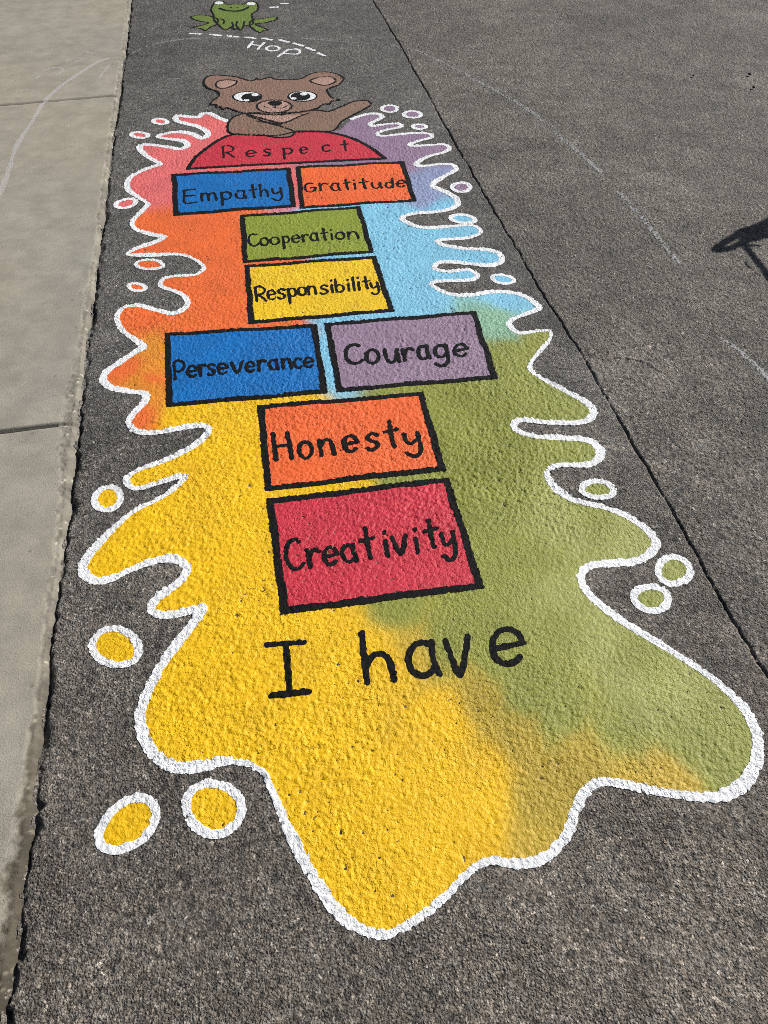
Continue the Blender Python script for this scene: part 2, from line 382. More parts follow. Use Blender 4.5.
# the splash: centre line of its white outline, read off the photograph, from the bear's left arm round to its right arm
OUT = [(232,123),(228,121.4),(216.3,116.7),(210,113.6),(202.2,113.6),(199,116.7),(189.7,116.7),(178.8,115.6),(175.6,117.5),(177.2,121),(188,123.8),(199,126.9),(206.9,131.6),(207.5,135.5),(202.2,138.2),(197.5,136.3),(192.8,133.9),(183.4,132),(172.5,132.3),(161.6,134.7),(158,136.6),(161.6,138),(172.5,139.4),(183.4,141),(187.3,144.4),(185.8,147.2),(178.8,148.8),(169.4,147.2),(156.9,145.6),(144.4,144.8),(139.7,147.2),(141.3,151),(149,157.3),(160,163.6),(153.8,166),(141,170.6),(131,176.4),(127.3,182),(128.3,189.1),(136.5,195.5),(146.5,201.9),(147.8,204.6),(141.9,211),(133.7,219.2),(131.9,224.7),(138.3,230.2),(152.9,234.7),(163.8,237.1),(154.7,242),(136.5,248.4),(127.3,253.9),(136.5,255),(154.7,254.8),(176.6,254.2),(191.1,257.5),(202.1,264.8),(203,270.3),(194.8,274.8),(178.4,275.7),(165.6,277.6),(160.2,282.1),(162,286.7),(172.9,290.3),(183.9,295.8),(187.5,303.1),(182,310.4),(171.1,313.1),(154.7,309.5),(138.3,305.3),(124.5,307),(118.2,313.8),(117.3,321.5),(123.2,331.3),(136.9,341),(143.7,346.9),(136.9,351.2),(119.3,362.5),(105.6,372.3),(103.7,381.1),(111.5,387.9),(127.1,390.8),(142.7,392.8),(146.6,397.7),(141.8,405.5),(132,415.2),(129.1,424),(135.9,430.9),(152.5,432.8),(172,429.9),(191.6,426),(205.2,426),(208.2,430.9),(201.3,440.6),(183.8,451.4),(160.3,462.1),(138.8,469.9),(127,478),(129.1,485.5),(138.8,488.5),(159,482.7),(172,478.7),(185,476.4),(176,487.5),(160.3,498.2),(130.3,514),(99,543.3),(83.4,564.8),(89.3,577.7),(106.9,580.4),(138,566.7),(165.5,558.9),(181,562),(187,570.6),(177.2,584.3),(157.7,598),(151.8,609.7),(163.5,615.5),(189,611.6),(202.6,609),(189,629),(165.5,660.5),(147.9,691.7),(140.5,718),(148.5,747),(170,765.6),(200.6,767),(228.8,761),(256.9,768),(268.6,782),(285,821.9),(308.5,868.8),(336.6,911),(362,929.5),(386,934.4),(410,923),(440.6,902),(465.9,874.3),(488.6,860.7),(519,864.2),(546.7,856.6),(567,834),(579.6,801),(597.3,782.4),(627.6,784.9),(668,793.5),(713.5,797),(741.3,786),(755,764),(757.2,737),(742.5,706.5),(710,677),(664.7,647.5),(623.9,622.6),(592.2,597.6),(581,579.5),(587.6,567),(610.3,563.7),(637.5,561.4),(653.4,550),(654.7,538.7),(637.5,522.9),(610.3,509.3),(574,500.2),(553.7,486.6),(547,472),(560,465),(590,464.4),(600.9,453),(590,441),(564,438.2),(535,436.6),(518,431),(514,425.5),(520.5,419.9),(547.8,422.4),(580.6,422.4),(593.4,415),(587.9,404.2),(566,391.4),(542.3,378.7),(529.6,367.8),(538.7,353.2),(549.6,340.4),(549.6,331.3),(536.9,331.4),(518.6,333),(509.5,324),(518.6,316.7),(538.5,309),(533.3,301.5),(522.9,295.2),(506.3,291.7),(489.6,292),(468.8,295.2),(450,294.2),(437.5,289),(431.3,283.8),(439.6,281.3),(456.3,280.6),(472.9,279.6),(477,274.4),(468.8,269.8),(452,271.3),(439.6,270.8),(434.4,267.5),(438.5,263),(452,261.9),(470.8,264),(491.7,265),(502,259.8),(497.9,252.5),(485.4,249.4),(462.5,248.3),(443.8,245.2),(437.5,241.5),(445.8,239.4),(466.7,237.9),(479,234),(480,229.6),(472.9,225.4),(458.3,225.8),(439.6,227.5),(420.8,227.5),(408.3,223.3),(402,218.8),(412.5,214),(431.3,212.5),(447.9,210),(457,205),(456,198.3),(446,192),(433.8,187),(433.8,183.3),(444,176.5),(455.6,170),(453.5,165),(442,164),(429.6,165.4),(419,166),(417,163),(427.5,156.7),(444,152.5),(449.4,148.3),(444,144.6),(429.6,145.2),(412.5,146),(410.8,143.8),(423,140),(431.7,137.5),(429.6,134),(415,133.3),(398.3,134.8),(381.7,136.3),(377.5,133.8),(385.8,130.6),(400.4,127.5),(399.4,124.4),(387.9,124.4),(373.3,126.5),(370.8,124),(381.7,118),(377.5,114),(365,115),(352,119.5)]
outline = ground(spline(OUT, 4))
splash_poly = np.vstack([outline, ground([(340, 131), (300, 134), (250, 132), (236, 128)])])
PINK, ORANGE, YELLOW, GREEN, BLUE, PURPLE = (214,104,102), (222,102,46), (238,178,10), (134,138,56), (124,186,212), (140,115,138)
OLIVE, TEAL, GOLD, LILAC = (168,144,44), (132,172,142), (184,154,46), (136,146,178)
SEEDS = [(PINK, [(190,130),(150,185),(165,150),(225,125),(140,178),(170,175),(293,188),(294,200),(230,166),(150,195)]),
 (ORANGE, [(150,225),(200,235),(220,290),(150,318),(130,372),(142,412),(225,320),(180,340),(230,250),(250,264),(280,262),(270,327),(290,325),(150,380),(235,220),(180,262)]),
 (YELLOW, [(200,412),(150,478),(230,450),(250,560),(150,550),(200,650),(220,740),(340,720),(380,850),(430,780),(460,830),(490,790),(390,665),(120,555),(260,400),(300,398),(240,500),(320,490),(300,616),(340,640),(440,720),(480,830),(180,412),(300,880),(350,490),(370,660)]),
 (GOLD, [(670,782),(630,775),(540,845),(410,650)]),
  ((212,134,40), [(138,384),(152,402),(156,368),(146,372),(150,390),(158,350)]),
 (OLIVE, [(535,800),(550,770),(580,760),(480,700),(520,740)]),
 (GREEN, [(542,345),(530,358),(508,352),(502,372),(490,362),(450,430),(520,400),(560,440),(500,500),(600,520),(530,560),(560,620),(640,660),(700,720),(480,620),(560,710),(425,388),(480,385),(400,483),(435,478),(400,604),(470,600),(640,720),(720,760),(520,690),(620,740),(395,395),(440,640),(490,660),(680,740)]),
 ((150,152,78), [(640,690),(600,640),(680,700),(560,600),(620,530),(560,520),(650,720)]),
 ((124,128,44), [(440,440),(470,395),(500,410),(455,480),(500,470),(520,430)]),
 (TEAL, [(494,320),(500,328)]),
 (BLUE, [(400,218),(430,238),(470,255),(420,290),(400,300),(500,297),(340,257),(330,318),(328,350),(332,375),(320,210),(360,206),(450,210),(310,212),(372,254)]),
 (LILAC, [(425,180),(440,182),(425,195)]),
 (PURPLE, [(360,125),(400,135),(410,150),(430,150),(390,162),(370,130),(440,150),(400,166),(340,162)])]
def splash_pigment(win):
    j0, j1, i0, i1 = win; x, y = A.X[j0:j1, i0:i1], A.Y[j0:j1, i0:i1]
    x = x + 0.035 * (fbm(x, y, 0.12, 201, 3) - 0.5); y = y + 0.07 * (fbm(x, y, 0.12, 202, 3) - 0.5)
    acc = np.zeros(x.shape + (3,)); tot = np.zeros(x.shape)
    for c, pp in SEEDS:
        g = ground(pp); d = np.full(x.shape, 9.0)
        for q in g: d = np.minimum(d, (x - q[0]) ** 2 + (0.8 * (y - q[1])) ** 2)
        wgt = 1 / (d + 0.0016) ** 2.6
        acc += wgt[..., None] * albedo(c); tot += wgt
    return acc / tot[..., None]
mural = thing('splash_mural', 'huge rainbow paint splash with a wavy white outline on the asphalt', 'mural')
w = A.window(splash_poly, 0.05)
f = np.maximum(A.poly_sdf(w, splash_poly) + ragged(w, A, 0.001), pits(w, A, -2.2))
A.cut('color_field', w, f, SPLASH, mural, L1, splash_pigment(w))
# the white brush line is a little broader at the near end
w = A.window(outline, 0.08); d = A.line_dist(w, [outline]); yy = A.Y[w[0]:w[1], w[2]:w[3]]
f = d - (0.0104 + 0.006 * (fbm(A.X[w[0]:w[1], w[2]:w[3]], yy, 0.15, 77, 2) - 0.5) * 2 + 0.0018 * np.clip(yy - 2.0, 0, 2)) + ragged(w, A, 0.0023)
A.cut('outline', w, np.maximum(f, pits(w, A, -2.3)), WHITE, mural, L2)

# droplets: centre, radii (pixels), tilt (degrees), colour, label
DROPS = [((160.3,121.4),(9.4,3.5),2,PINK,'pink droplet nearer the bear, topmost at the pink end of the splash'),
 ((139.7,135.2),(10.6,3.9),2,PINK,'flat pink droplet by the sidewalk beside two pink splash fingers'),
 ((125.9,203.2),(12.4,5.6),-10,PINK,'pink droplet level with the Empathy square, hugging a notch of the outline'),
 ((149.6,264.4),(15.8,5.9),3,ORANGE,'larger orange droplet tucked under a pointed orange splash finger'),
 ((137,287),(10.8,4.8),8,ORANGE,'smaller orange droplet below the larger orange one'),
 ((107.7,498.8),(17.5,13.2),-25,YELLOW,'small yellow droplet close to the sidewalk edge above the long yellow finger'),
 ((115.9,647.6),(27.5,21.5),0,YELLOW,'round yellow droplet with thick white ring left of the I have lettering'),
 ((213.8,808.8),(31.5,31),-8,YELLOW,'big round yellow droplet right under the splash edge'),
 ((128,824.7),(37,25.5),-40,YELLOW,'tilted oval yellow droplet, the nearest to the sidewalk at the bottom'),
 ((597.6,489.8),(19,10.8),8,GREEN,'flat green droplet in the bay beside the Honesty square'),
 ((673.7,571),(20,16.2),18,GREEN,'upper green droplet of the close pair beside the seam crack'),
 ((651,599),(22,14.6),10,GREEN,'lower green droplet of the close pair beside the seam crack'),
 ((463,219),(15,5.2),4,BLUE,'pale blue droplet touching the top of a blue splash finger'),
 ((503,279),(13,5.6),6,BLUE,'pale blue droplet beside the seam crack above the Courage square'),
 ((389.6,109),(9.6,4.4),0,PURPLE,'purple droplet just past the waving bear paw'),
 ((412.3,114.8),(10.5,4.3),2,PURPLE,'flat purple droplet, second from the bear paw'),
 ((419.4,127),(8.8,3.2),2,PURPLE,'smallest purple droplet, right on top of a splash finger'),
 ((461.3,187.3),(11.6,5.6),2,PURPLE,'lone purple droplet level with the Gratitude square beside the seam')]
def ellipse(c, r, tilt=0, n=28, wob=0.0, seed=0):
    t = np.linspace(0, 2 * np.pi, n, endpoint=False); a = math.radians(tilt)
    k = 1 + wob * np.sin(2 * t + seed) + 0.6 * wob * np.sin(3 * t + 2.1 * seed)
    x, y = r[0] * k * np.cos(t), r[1] * k * np.sin(t)
    return np.stack([c[0] + x * math.cos(a) - y * math.sin(a), c[1] + x * math.sin(a) + y * math.cos(a)], 1)
PNAME = {PINK: 'pink_paint', ORANGE: 'orange_paint', YELLOW: 'yellow_paint', GREEN: 'green_paint', BLUE: 'pale_blue_paint', PURPLE: 'purple_paint'}
for k, (c, r, tl, col, lab) in enumerate(DROPS):
    t = thing('paint_droplet', lab, 'paint droplet', 'droplets around the paint splash')
    g = ground(ellipse(c, r, tl, 28, 0.035, k)); m = g.mean(0)
    wd_ = 0.022 if c[1] < 240 else 0.017 if c[1] < 300 else 0.0195
    fill('core', g, paint(PNAME[col], col), t, L1, grow=-wd_ * 0.4)
    ww = A.window(g, 0.05); s_ = A.poly_sdf(ww, g)
    f = np.maximum(s_, -s_ - wd_) + ragged(ww, A, 0.0018)
    A.cut('outline', ww, np.maximum(f, pits(ww, A, -2.3)), WHITE, t, L2)

# ------------------------------------------------------------------ hand lettering: one brush stroke list per letter (x 0..1, y 0 = baseline, 1 = x-height)
def arc(cx, cy_, rx, ry, a0, a1, n=12):
    t = np.radians(np.linspace(a0, a1, n)); return [(cx + rx * math.cos(v), cy_ + ry * math.sin(v)) for v in t]
GL = {
 'a': [arc(.48, .5, .45, .5, 60, 330, 14), [(.82, 1.0), (.84, .5), (1.0, 0)]],
 'b': [[(0, 1.75), (.03, 0)], arc(.48, .48, .46, .5, 160, -170, 14)],
 'c': [arc(.55, .5, .52, .5, 50, 315, 14)],
 'd': [arc(.48, .48, .45, .5, 50, 330, 14), [(.92, 1.75), (.95, 0)]],
 'e': [[(.06, .5), (.93, .58)] + arc(.5, .52, .46, .5, 12, 318, 15)],
 'g': [arc(.48, .52, .42, .48, 50, 340, 14), [(.84, 1.0), (.92, .3), (.92, -.35), (.65, -.68), (.3, -.7), (.02, -.5)]],
 'h': [[(0, 1.85), (.05, 0)], [(.04, .55), (.3, .95), (.62, 1.0), (.84, .75), (.95, 0)]],
 'i': [[(.4, .95), (.6, 0)], [(.36, 1.42), (.40, 1.50)]],
 'l': [[(.4, 1.85), (.6, 0)]],
 'm': [[(0, 1), (.05, 0)], [(.03, .6), (.2, .95), (.4, .85), (.48, 0)], [(.46, .6), (.65, .95), (.85, .85), (.97, 0)]],
 'n': [[(0, 1), (.08, 0)], [(.05, .55), (.3, .92), (.62, 1.0), (.85, .75), (.97, 0)]],
 'o': [arc(.5, .5, .5, .5, 80, 440, 18)],
 'p': [[(.02, 1.0), (.1, -.75)], arc(.48, .52, .48, .46, 160, -160, 14)],
 'r': [[(0, 1), (.1, 0)], [(.06, .5), (.3, .9), (.65, 1.02), (.98, .86)]],
 's': [[(.9, .85), (.6, 1.0), (.25, .92), (.12, .72), (.4, .55), (.75, .42), (.88, .22), (.6, .02), (.25, .0), (.02, .12)]],
 't': [[(.42, 1.75), (.55, .3), (.66, 0)], [(.0, 1.05), (.95, 1.15)]],
 'u': [[(0, 1), (.08, .35), (.32, .0), (.62, .06), (.85, .4), (.9, 1)], [(.9, .6), (1.0, 0)]],
 'v': [[(0, 1), (.5, 0), (.95, 1.05)]],
 'y': [[(0, 1), (.12, .45), (.4, .25), (.8, .55)], [(.86, 1.05), (.95, .2), (.95, -.3), (.75, -.68), (.4, -.72), (.05, -.45)]],
 'C': [arc(.6, .5, .58, .5, 58, 318, 16)],
 'E': [[(.05, 1), (0, 0), (1, -.04)], [(.05, 1), (.95, 1.02)], [(.02, .52), (.85, .53)]],
 'G': [arc(.55, .5, .54, .5, 55, 340, 16), [(.62, .48), (1.1, .46), (1.05, .1)]],
 'H': [[(0, 1), (.05, 0)], [(.85, 1), (.98, 0)], [(.02, .5), (.92, .52)]],
 'P': [[(.02, 1), (.06, 0)], [(.0, 1), (.55, 1.06), (.95, .88), (.9, .6), (.5, .44), (.06, .45)]],
 'R': [[(.02, 1), (.06, 0)], [(.0, 1), (.5, 1.06), (.9, .86), (.8, .58), (.06, .45)], [(.3, .48), (1.0, 0)]],
 'I': [[(.5, 1), (.5, 0)], [(0, 1.02), (1, 1.0)], [(0, 0), (1, 0)]]}
def word(letters, ox, oy, s, rise, lean):
    """letters: (char, x left, x right, baseline y, height of the x-height or capital) in an enlarged view; rise = baseline slope, lean = sideways shift per height"""
    out = []
    for ch, x0, x1, yb, h in letters:
        x0, x1, h = x0 + .04 * (x1 - x0), x1 - .08 * (x1 - x0), h * .93
        for st_ in GL[ch]:
            q = np.array(st_); wv = x1 - x0
            px = x0 + q[:, 0] * wv - lean * h * q[:, 1]; py = yb - h * q[:, 1] - rise * wv * q[:, 0]
            p = zoomed(np.stack([px + lean * h * .5, py], 1), ox, oy, s)
            out.append(ground(spline(p, 4) if len(p) > 2 else p))
    return out
WORDS = {
 'Creativity': ([('C',84,146,300,104),('r',160,206,292,62),('e',212,264,286,62),('a',272,326,275,60),('t',338,388,264,62),('i',414,432,256,58),('v',442,496,250,62),('i',516,534,246,58),('t',548,600,228,56),('y',606,656,232,56)], 260,480,3.339,.10,.10, .0126),
 'Honesty': ([('H',90,164,268,110),('o',187,242,262,66),('n',266,328,252,64),('e',357,420,240,66),('s',444,500,231,66),('t',520,574,222,62),('y',592,660,222,54)], 250,390,3.84,.09,.10, .0140),
 'Courage': ([('C',120,192,240,82),('o',206,262,238,60),('u',282,344,234,56),('r',356,404,226,50),('a',414,468,220,56),('g',480,544,214,52),('e',560,622,211,52)], 315,305,4.042,.07,.10, .0140),
 'Perseverance': ([('P',80,132,297,80),('e',136,184,289,52),('r',190,222,282,50),('s',224,262,279,50),('e',268,314,275,48),('v',324,382,270,50),('e',387,430,266,46),('r',440,476,260,48),('a',486,530,256,46),('n',542,586,252,46),('c',594,630,249,44),('e',636,680,246,44)], 155,310,4.267,.06,.06, .0112),
 'Responsibility': ([('R',114,166,458,68),('e',168,210,450,44),('s',214,254,446,46),('p',263,303,438,42),('o',308,346,432,40),('n',352,392,428,40),('s',406,448,426,42),('i',456,468,420,40),('b',478,520,418,36),('i',530,543,414,38),('l',553,567,412,36),('i',577,590,408,40),('t',600,636,404,34),('y',634,676,406,32)], 230,200,4.518,.06,.10, .0105),
 'Cooperation': ([('C',82,130,209,58),('o',136,176,206,36),('o',182,226,202,36),('p',238,270,196,34),('e',278,320,194,36),('r',328,358,190,34),('a',362,402,186,36),('t',410,446,184,32),('i',454,468,182,32),('o',478,520,181,34),('n',532,584,179,34)], 230,200,4.518,.06,.10, .0105),
 'Empathy': ([('E',68,106,150,38),('m',116,166,146,24),('p',174,206,143,24),('a',214,248,140,24),('t',254,280,138,22),('h',285,310,134,20),('y',318,350,131,21)], 160,150,2.844,.06,.06, .0115),
 'Gratitude': ([('G',411,442,121,26),('r',454,480,117,22),('a',486,514,117,22),('t',520,544,114,18),('i',550,560,113,19),('t',566,596,112,18),('u',602,632,111,18),('d',640,666,109,17),('e',672,702,107,20)], 160,150,2.844,.06,.10, .0112),
 'Respect': ([('R',148,194,134,44),('e',230,268,131,24),('s',290,320,127,26),('p',360,396,122,24),('e',418,448,119,24),('c',496,528,112,24),('t',562,592,110,22)], 180,120,3.49,.05,.04, .0105),
 'I have': ([('I',48,158,200,140),('h',300,390,166,76),('a',414,506,152,94),('v',518,590,150,102),('e',634,734,124,100)], 250,620,2.648,.10,.08, .0160)}
def lettering(text, parent, lift):
    L_, ox, oy, s, rise, lean, wid = WORDS[text]
    return stroke('lettering', word(L_, ox, oy, s, rise, lean), wid, BLACK, parent, lift, rag=0.0013)

SQ_BLUE, SQ_RED, SQ_ORANGE, SQ_OLIVE, SQ_YELLOW, SQ_PURPLE = (5,102,172), (192,47,62), (230,98,44), (132,144,46), (238,184,24), (140,117,137)
BOXES = [('Empathy', [(171.6,173.9),(290.8,168.3),(296.4,207),(173.4,216)], 'blue_paint', SQ_BLUE, 'blue hopscotch square reading Empathy', .024),
 ('Gratitude', [(295.7,166.9),(404.4,161.3),(416.7,201.7),(300,209)], 'square_orange_paint', SQ_ORANGE, 'orange hopscotch square reading Gratitude', .022),
 ('Cooperation', [(240,215),(360.6,206.6),(374.3,253),(242.8,263)], 'olive_paint', SQ_OLIVE, 'olive green hopscotch square reading Cooperation', .022),
 ('Responsibility', [(244.4,264.9),(376,256),(394.9,311.8),(248.8,324)], 'square_yellow_paint', SQ_YELLOW, 'yellow hopscotch square reading Responsibility', .022),
 ('Perseverance', [(164.8,333),(316.7,323.6),(328,393.2),(166.2,407.3)], 'blue_paint', SQ_BLUE, 'blue hopscotch square reading Perseverance', .021),
 ('Courage', [(324.4,322.8),(475.8,311.2),(498.6,379.2),(336.8,392.3)], 'square_purple_paint', SQ_PURPLE, 'purple hopscotch square reading Courage', .021),
 ('Honesty', [(257.3,405),(423.2,392),(446.6,471.3),(265,491)], 'square_orange_paint', SQ_ORANGE, 'orange hopscotch square reading Honesty', .021),
 ('Creativity', [(266,498.6),(449,477.5),(484.6,588.4),(281,615.4)], 'red_paint', SQ_RED, 'red hopscotch square reading Creativity', .021)]
def wobble(px, amt, seed):
    """hand painted edges: slightly wavering sides"""
    out = []
    p = np.vstack([px, px[:1]])
    for k in range(len(px)):
        n = 9; t = np.linspace(0, 1, n, endpoint=False)[:, None]
        q = p[k] * (1 - t) + p[k + 1] * t
        out.append(q + amt * np.sin(np.arange(n)[:, None] * 1.3 + seed + k * 2 + np.array([[0, 1.7]])) * np.sin(np.pi * t))
    return np.vstack(out)
for k, (txt, px, mname, col, lab, bw) in enumerate(BOXES):
    t = thing('hopscotch_square', lab, 'hopscotch square', 'hopscotch squares')
    g = ground(wobble(np.array(px, float), 0.5, k))
    fill('panel', g, paint(mname, col), t, L2, grow=-0.008)
    w = A.window(g, 0.05); s_ = A.poly_sdf(w, g)
    f = np.maximum(s_, -s_ - bw * (0.8 + 0.4 * fbm(A.X[w[0]:w[1], w[2]:w[3]], A.Y[w[0]:w[1], w[2]:w[3]], 0.06, 56, 3))) + ragged(w, A, 0.0017)
    A.cut('border', w, np.maximum(f, pits(w, A, -2.3)), BLACK, t, L3)
    lettering(txt, t, L4)

dome_px = np.vstack([spline([(185,170),(188,165),(194,157),(205.8,147.2),(221,137.5),(240,132),(268,130.5),(294.6,130.5),(325,131.5),(350,137),(370,146),(386.5,157.8)], 4), [(387.7, 159.5)]])
t = thing('hopscotch_dome', 'red half round hopscotch space reading Respect', 'hopscotch square', 'hopscotch squares')
g = ground(dome_px)
fill('panel', g, paint('red_paint', SQ_RED), t, L2, grow=-0.006)
w = A.window(g, 0.05); s_ = A.poly_sdf(w, g)
A.cut('border', w, np.maximum(np.maximum(s_, -s_ - 0.021) + ragged(w, A, 0.0012), pits(w, A, -2.3)), BLACK, t, L3)
lettering('Respect', t, L4)
t = thing('painted_words', 'large black hand painted words I have at the foot of the hopscotch', 'lettering')
lettering('I have', t, L2)

# ------------------------------------------------------------------ the bear
BROWN, FAWN = (134, 104, 88), (168, 134, 120)
fur = paint('bear_fur_paint', BROWN); fawn = paint('bear_muzzle_paint', FAWN); arm_m = paint('bear_arm_paint', (130, 103, 86))
def za(p): return zoomed(p, 190, 60, 6.4)
def zb(p): return zoomed(p, 280, 60, 6.4)
bear = thing('painted_bear', 'brown big-eyed bear cub leaning over the red half round and waving', 'painted animal')
head_px = np.vstack([za([(180,205),(112,182),(88,150),(102,116),(150,100),(230,103),(300,112),(350,128),(400,138),(428,120),(440,132),(518,112),(540,126),(640,130),(696,126)]),
                     zb([(150,118),(200,90),(280,80),(350,88),(400,113),(407,130),(372,165),(302,190),(310,215),(330,245),(384,260),(334,266),(318,286),(276,286),(246,310),(190,325),(130,337),(60,345)]),
                     za([(560,352),(440,346),(340,340),(270,318),(235,306),(212,318),(196,298),(176,306),(166,286),(128,288),(150,260),(186,235)])])
body_px = np.vstack([za([(345,345),(270,375),(243,420),(262,472),(400,480),(560,485),(676,462)]), zb([(240,462),(345,455),(400,395),(480,350),(570,300),(582,277),(545,262),(470,270),(390,305),(310,335),(230,325),(60,340)]), za([(450,340)])])
arm_px = za([(345,345),(270,375),(243,425),(260,470),(350,468),(460,478),(560,497),(640,492),(672,465),(640,447),(560,425),(480,403),(420,385)])
hw, bw_, aw = ground(spline(head_px, 2, True)), ground(spline(body_px, 3, True)), ground(spline(arm_px, 4, True))
close = lambda p: np.vstack([p, p[:1]])
fill('body', bw_, arm_m, bear, L3); 
fill('forearm', aw, arm_m, bear, L4)
hd = fill('head', hw, fur, bear, L4)
for name, p in (('chest_patch', za([(390,352),(590,403),(730,352),(560,356)])),):
    fill(name, ground(p), fawn, bear, L4)
for p in (za([(165,155),(190,137),(240,131),(300,140),(280,165),(220,185),(180,180)]), zb([(195,135),(250,116),(320,112),(355,130),(345,150),(285,166),(222,152)])):
    fill('inner_ear', ground(spline(p, 4, True)), fawn, bear, L5)
mz = fill('muzzle', ground(za(ellipse((540, 300), (112, 40)))), fawn, bear, L5)
fill('nose', ground(za(ellipse((545, 280), (45, 16)))), BLACK, mz, L5 + .0005, rag=0.0006, pit=None)
stroke('mouth', [ground(za(spline(q, 4))) for q in ([(545,290),(547,309)][:2] + [], [(470,298),(505,312),(547,308),(590,312),(628,294)]) if len(q) > 2] + [ground(za([(545,288),(547,310)]))], 0.008, BLACK, mz, L5 + .0005, rag=0.0006)
ink = 0.0125
LINES = [close(hw), close(bw_), ground(spline(np.vstack([za([(420,392),(530,412),(640,447),(672,465),(640,492),(560,497),(470,480)])]), 4)),
         ground(spline(za([(350,345),(450,372),(590,405),(690,368),(768,340)]), 4)), ground(spline(za([(365,356),(470,392),(570,412),(592,406)]), 4))]
LINES += [ground(close(spline(za([(165,155),(190,137),(240,131),(300,140),(280,165),(220,185),(180,180)]), 4, True))), ground(close(spline(zb([(195,135),(250,116),(320,112),(355,130),(345,150),(285,166),(222,152)]), 4, True))),
          ground(close(za(ellipse((540, 300), (112, 40)))))]
stroke('ink_lines', LINES, ink, BLACK, bear, L5 + .0003, rag=0.0008, pit=-1.7)
for c, pc, h1, h2, zz in (((368,240),(392,245),(418,228),(362,264),za), ((145,237),(132,238),(152,223),(88,252),zb)):
    e = fill('eye', ground(zz(ellipse(c, (90, 31)))), WHITE, bear, L5 + .0006, rag=0.0005, pit=None)
    stroke('rim', [ground(close(zz(ellipse(c, (91, 32)))))], 0.009, BLACK, e, L5 + .0010, rag=0.0005, pit=None)
    fill('pupil', ground(zz(ellipse(pc, (64, 27)))), BLACK, e, L5 + .0010, rag=0.0005, pit=None)
    for hh, rr in ((h1, (24, 10)), (h2, (20, 7))):
        fill('highlight', ground(zz(ellipse(hh, rr))), WHITE, e, L5 + .0014, rag=0.0003, pit=None)

# ------------------------------------------------------------------ the frog, its dashes and the word Hop
def zf(p): return zoomed(p, 180, 0, 4.8)
frog = thing('painted_frog', 'green smiling frog painted on the asphalt above the dashed line', 'painted animal')
fg = paint('frog_paint', (104, 122, 48))
fbody = zf([(150,50),(158,28),(172,10),(205,8),(226,24),(268,22),(312,22),(330,10),(362,12),(376,32),(370,54),(345,68),(348,90),(352,112),(330,126),(310,122),(292,146),(276,134),(262,144),(248,130),(226,142),(204,138),(186,120),(172,108),(162,92),(162,74)])
fl = zf([(180,92),(120,74),(66,76),(52,86),(96,102),(140,110),(104,122),(48,134),(86,134),(112,142),(124,148),(150,128),(176,118)])
fr = zf([(346,98),(400,90),(452,82),(468,92),(420,108),(362,116),(392,130),(424,144),(402,146),(388,156),(364,148),(348,136),(334,122)])
fb_, fl_, fr_ = (ground(spline(p, 3, True)) for p in (fbody, fl, fr))
fill('leg', fl_, fg, frog, L1); fill('leg', fr_, fg, frog, L1); fill('body', fb_, fg, frog, L2)
stroke('ink_lines', [close(fb_), close(fl_), close(fr_)] + [ground(zf(spline(q, 4))) for q in ([(196,92),(212,100),(208,118)], [(250,108),(256,128),(246,132)], [(276,104),(270,124),(282,132)], [(310,104),(306,122),(318,124)])]
       + [ground(zf([(242,38),(246,40)])), ground(zf([(276,38),(280,39)]))], 0.013, BLACK, frog, L3, rag=0.001, pit=-2)
stroke('mouth', [ground(zf(spline([(190,42),(225,53),(280,55),(312,46),(330,36)], 4)))], 0.024, BLACK, frog, L3 + .0003, rag=0.001, pit=None)
for c in ((188, 17), (341, 21)):
    fill('eye', ground(zf(ellipse(c, (22, 7)))), WHITE, frog, L4, rag=0.0005, pit=None)
def dashes(name, lab, pts):
    t = thing(name, lab, 'painted line')
    for a, b in pts: stroke('dash', [ground(zf([a, b]))], 0.026, WHITE, t, L1, rag=0.0018, pit=-1.6)
dashes('dashed_line', 'curved line of white painted dashes under the frog',
       [((50,160),(98,163)),((148,165),(194,170)),((234,171),(276,176)),((316,177),(358,183)),((400,183),(440,191)),((480,192),(518,202)),((548,208),(588,220)),((610,230),(644,242)),((664,256),(692,267))])
dashes('hop_trail', 'two short white dashes slanting up to the right of the frog', [((438,37),(466,36)),((486,20),(514,19))])
t = thing('painted_word', 'white hand painted word Hop under the dashed line', 'lettering')
stroke('lettering', [ground(zf([(350,198),(325,230)])), ground(zf([(405,204),(372,237)])), ground(zf([(338,213),(392,220)])),
                     ground(close(zf(ellipse((445, 233), (31, 12))))), ground(zf([(520,238),(470,272)])), ground(zf(spline([(516,241),(555,236),(576,246),(562,260),(505,258)], 4)))], 0.017, WHITE, t, L1, rag=0.0012, pit=-1.7)

# ------------------------------------------------------------------ chalk, only on the stone tops
def chalk(name, lab, lines, width, thr, sh=A, mat=CHALK, ragk=0.006):
    world = [ground(spline(l, 6)) for l in lines]
    w = sh.window(np.vstack(world), 0.05); j0, j1, i0, i1 = w
    d = sh.line_dist(w, world); x, y = sh.X[j0:j1, i0:i1], sh.Y[j0:j1, i0:i1]
    f = d - width / 2 * (0.5 + fbm(x, y, 0.15, 300, 2)) + ragk * (fbm(x, y, 0.01, 301, 2) - 0.5)
    f = np.maximum(f, (thr + 2.2 * (fbm(x, y, 0.25, 302, 2) - 0.5) - sh.Hn[j0:j1, i0:i1]) * 0.003)
    return tag(sh.cut(name, w, f, mat, None, 0.0004), lab, 'chalk mark')
chalk('chalk_arc', 'faint chalk arc crossing the dark asphalt strip under the word Hop', [[(133,53),(146,47),(165,42),(195,38.5),(250,37),(310,39),(345,42),(383,45)]], 0.020, -0.55)
